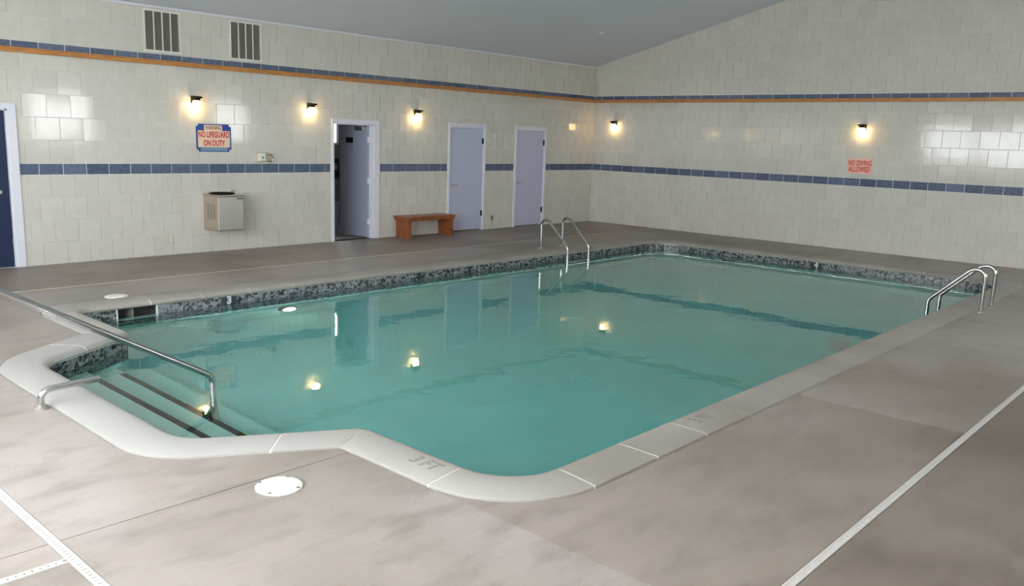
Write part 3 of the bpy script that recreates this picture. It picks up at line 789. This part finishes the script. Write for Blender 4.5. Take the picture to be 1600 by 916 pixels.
def vent(a, label):
    W_, H_ = .56, .60
    o = wall_empty('wall_vent', 'L', a, 2.965, label, 'vent', 'louvered vents high on the left wall')
    bm = bmesh.new(); t = .032
    box(bm, 0, W_, -.022, -.001, 0, t, .003); box(bm, 0, W_, -.022, -.001, H_-t, H_, .003); box(bm, 0, t, -.022, -.001, t, H_-t, .003); box(bm, W_-t, W_, -.022, -.001, t, H_-t, .003)
    pw = (W_-2*t)/4
    obj('vent_frame', bm, m_plastic, o)
    for k in range(1, 4): obj('mullion', bx(t+k*pw-.009, t+k*pw+.009, -.02, -.001, t, H_-t, .002), m_plastic, o)
    for k in range(4):
        bm = bmesh.new(); xa = t+k*pw+.008; xb = t+(k+1)*pw-.008
        box(bm, xa, xb, -.003, -.001, t, H_-t); me_o = obj('louver_back', bm, m_ventb, o)
        bm = bmesh.new(); nf = 9
        for q2 in range(nf):
            xc = xa+(q2+.5)*(xb-xa)/nf; vs0 = len(bm.verts); box(bm, xc-.0025, xc+.0025, -.017, -.003, t, H_-t)
        tag(obj('louver_fins', bm, m_vent, o), kind='stuff')
vent(-10.755, 'left one of two louvered vents high on the tiled wall')
vent(-9.42, 'right one of two louvered vents high on the tiled wall')

# drinking fountain
o = wall_empty('drinking_fountain', 'L', -9.93, .37, 'wall mounted steel drinking fountain below the blue tile border', 'drinking fountain')
FW, FD, FH = .44, .45, .545
obj('cabinet', bx(0, FW, -FD, -.001, 0, FH-.02, .012), m_ss2, o)
obj('front_panel', bx(.012, FW-.012, -FD-.004, -FD+.004, .012, FH-.035, .003), m_brush, o)
bm = bmesh.new(); box(bm, -.006, FW+.006, -FD-.008, -.001, FH-.02, FH, .006); obj('counter_rim', bm, m_brush, o)
b = lathe(bmesh.new(), [(.1, .0), (.19, .002), (.2, .022), (.188, .024), (.17, .006), (.02, .003)], (FW/2-.02, -FD/2, FH), 32, 1, .9); obj('basin', b, m_bronze, o, True)
b = bmesh.new(); tube(b, fillet_path([(FW-.09, -FD+.1, FH), (FW-.09, -FD+.1, FH+.05), (FW-.14, -FD+.13, FH+.055)], .02, 5), .012, 12); obj('bubbler', b, m_chrome, o, True)
obj('push_bar', bx(FW-.13, FW-.03, -FD-.02, -FD-.004, FH-.075, FH-.045, .006), m_chrome, o)
for k in range(3):
    bm = bmesh.new(); y0 = -FD+.09+k*.09
    box(bm, -.004, .001, y0, y0+.062, .17, .40)
    pn = obj('side_grille', bm, m_vent, o)
    bm = bmesh.new()
    for q2 in range(9): box(bm, -.009, -.003, y0+.004, y0+.058, .18+q2*.024, .19+q2*.024)
    tag(obj('grille_slats', bm, m_ss2, pn), kind='stuff')

# notices
def panel(name, w_, h_, m, o, y0, y1, x=0, z=0, rr=.02):
    b = bx(x-w_/2, x+w_/2, y0, y1, z-h_/2, z+h_/2)
    es = [e for e in b.edges if abs(e.verts[0].co.x-e.verts[1].co.x) < 1e-6 and abs(e.verts[0].co.z-e.verts[1].co.z) < 1e-6]
    if rr: bmesh.ops.bevel(b, geom=es, offset=rr, segments=5, affect='EDGES')
    return obj(name, b, m, o)
o = wall_empty('notice_board', 'L', -9.72, 1.765, 'blue edged notice reading WARNING NO LIFEGUARD ON DUTY', 'sign')
panel('board', .575, .42, m_signb, o, -.012, -.001, rr=.035)
panel('message_panel', .53, .255, m_signw, o, -.014, -.0115, 0, -.018, .008)
panel('heading_panel', .30, .085, m_signw, o, -.0139, -.0115, -.01, .152, .008)
panel('footer_panel', .46, .045, m_signg, o, -.0139, -.0115, 0, -.175, .01)
RX = (math.pi/2, 0, 0)
text_mesh('lettering', 'WARNING', .075, m_brown, o, (-.01, -.0145, .152), RX, .72, .0006, .001)
text_mesh('lettering', 'NO LIFEGUARD', .125, m_red, o, (0, -.0145, .045), RX, .58, .0006, .0035)
text_mesh('lettering', 'ON DUTY', .125, m_red, o, (0, -.0145, -.083), RX, .62, .0006, .0035)
o = wall_empty('notice_board', 'R', -6.33, 1.60, 'small peach notice with red NO DIVING ALLOWED lettering', 'sign')
panel('board', .46, .29, m_pink, o, -.008, -.001, rr=.015)
text_mesh('lettering', 'NO DIVING', .135, m_red, o, (0, -.0085, .055), RX, .62, .0006, .0035)
text_mesh('lettering', 'ALLOWED', .135, m_red, o, (0, -.0085, -.062), RX, .62, .0006, .0035)

# wall phone-like dispenser, outlets
o = wall_empty('soap_dispenser', 'L', -8.865, 1.475, 'small cream and chrome wall fitting just above the blue tile border', 'dispenser')
obj('backing', bx(-.155, .155, -.014, -.001, -.075, .08, .01), m_beige, o)
obj('cream_box', bx(-.12, -.0, -.09, -.014, -.06, .07, .012), m_plastic, o)
b = bmesh.new(); tube(b, fillet_path([(.02, -.03, .06), (.02, -.085, .06), (.11, -.085, .05), (.13, -.08, -.055), (.06, -.05, -.06)], .03, 5), .016, 12); obj('curved_handle', b, m_chrome, o, True)
b = bmesh.new(); tube(b, [(-.06, -.088, .0), (-.06, -.1, .0)], .012, 12); obj('button', b, m_bronze, o)
def outlet(a, z, m, label):
    o = wall_empty('outlet_cover', 'L', a, z, label, 'outlet', 'outlet covers low on the left wall')
    obj('cover_plate', bx(-.036, .036, -.008, -.001, -.058, .058, .003), m, o)
    for dz in (-.025, .025): obj('socket', bx(-.015, .015, -.0095, -.0075, dz-.014, dz+.014, .003), m_black if m is m_brush else m_plastic, o)
outlet(-3.44, .23, m_brush, 'grey metal outlet low between the two closed doors')
outlet(-10.47, .24, m_beige, 'beige outlet cover low on the wall left of the fountain')

# bench
o = tag(empty('wooden_bench', (-5.53, -.24, 0)), 'low red-brown wooden bench against the wall left of the closed doors', 'bench')
for k in range(3): obj('seat_board', bx(-.62, .61, -.2+k*.141, -.2+k*.141+.137, .368, .402, .004), m_bench, o)
obj('front_apron', bx(-.6, .59, -.195, -.17, .322, .3675, .003), m_bench, o); obj('rear_apron', bx(-.6, .59, .185, .21, .322, .3675, .003), m_bench, o)
for x in (-.56, .52):
    for k in range(3): obj('leg_board', bx(x-.022, x+.022, -.169+k*.118, -.169+k*.118+.115, 0, .3675, .003), m_bench, o)
for x in (-.555, .515): obj('leg_trim', bx(x-.04, x+.04, -.192, -.1695, 0.0, .3215, .003), m_bench, o)

# small fitting on the ceiling slope
o = tag(empty('smoke_detector', (-2.2, -1.74, EAVE+SL*1.74)), 'small round white detector on the sloping ceiling', 'detector')
o.rotation_euler = (-math.atan(SL), 0, 0)
obj('detector_base', lathe(bmesh.new(), [(.03, -.012), (.075, -.010), (.08, .0)], (0, 0, -.001), 24), m_plastic, o, True)
obj('detector_head', lathe(bmesh.new(), [(.01, -.05), (.045, -.045), (.055, -.014), (.05, -.0115)], (0, 0, 0), 24), m_plastic, o, True)

# unseen ground outside, kept pale to bounce daylight onto the ceiling
bm = bmesh.new()
for a in ((-90, XE-TH, -90, 80), (TH, 80, -90, 80), (XE-TH, TH, -90, YN-TH), (XE-TH, TH, 4, 80)): box(bm, *a, -.35, -.2)
tag(obj('ground_outside', bm, mat('pale_bounce_ground', srgb(215, 213, 205), .9)), kind='structure')
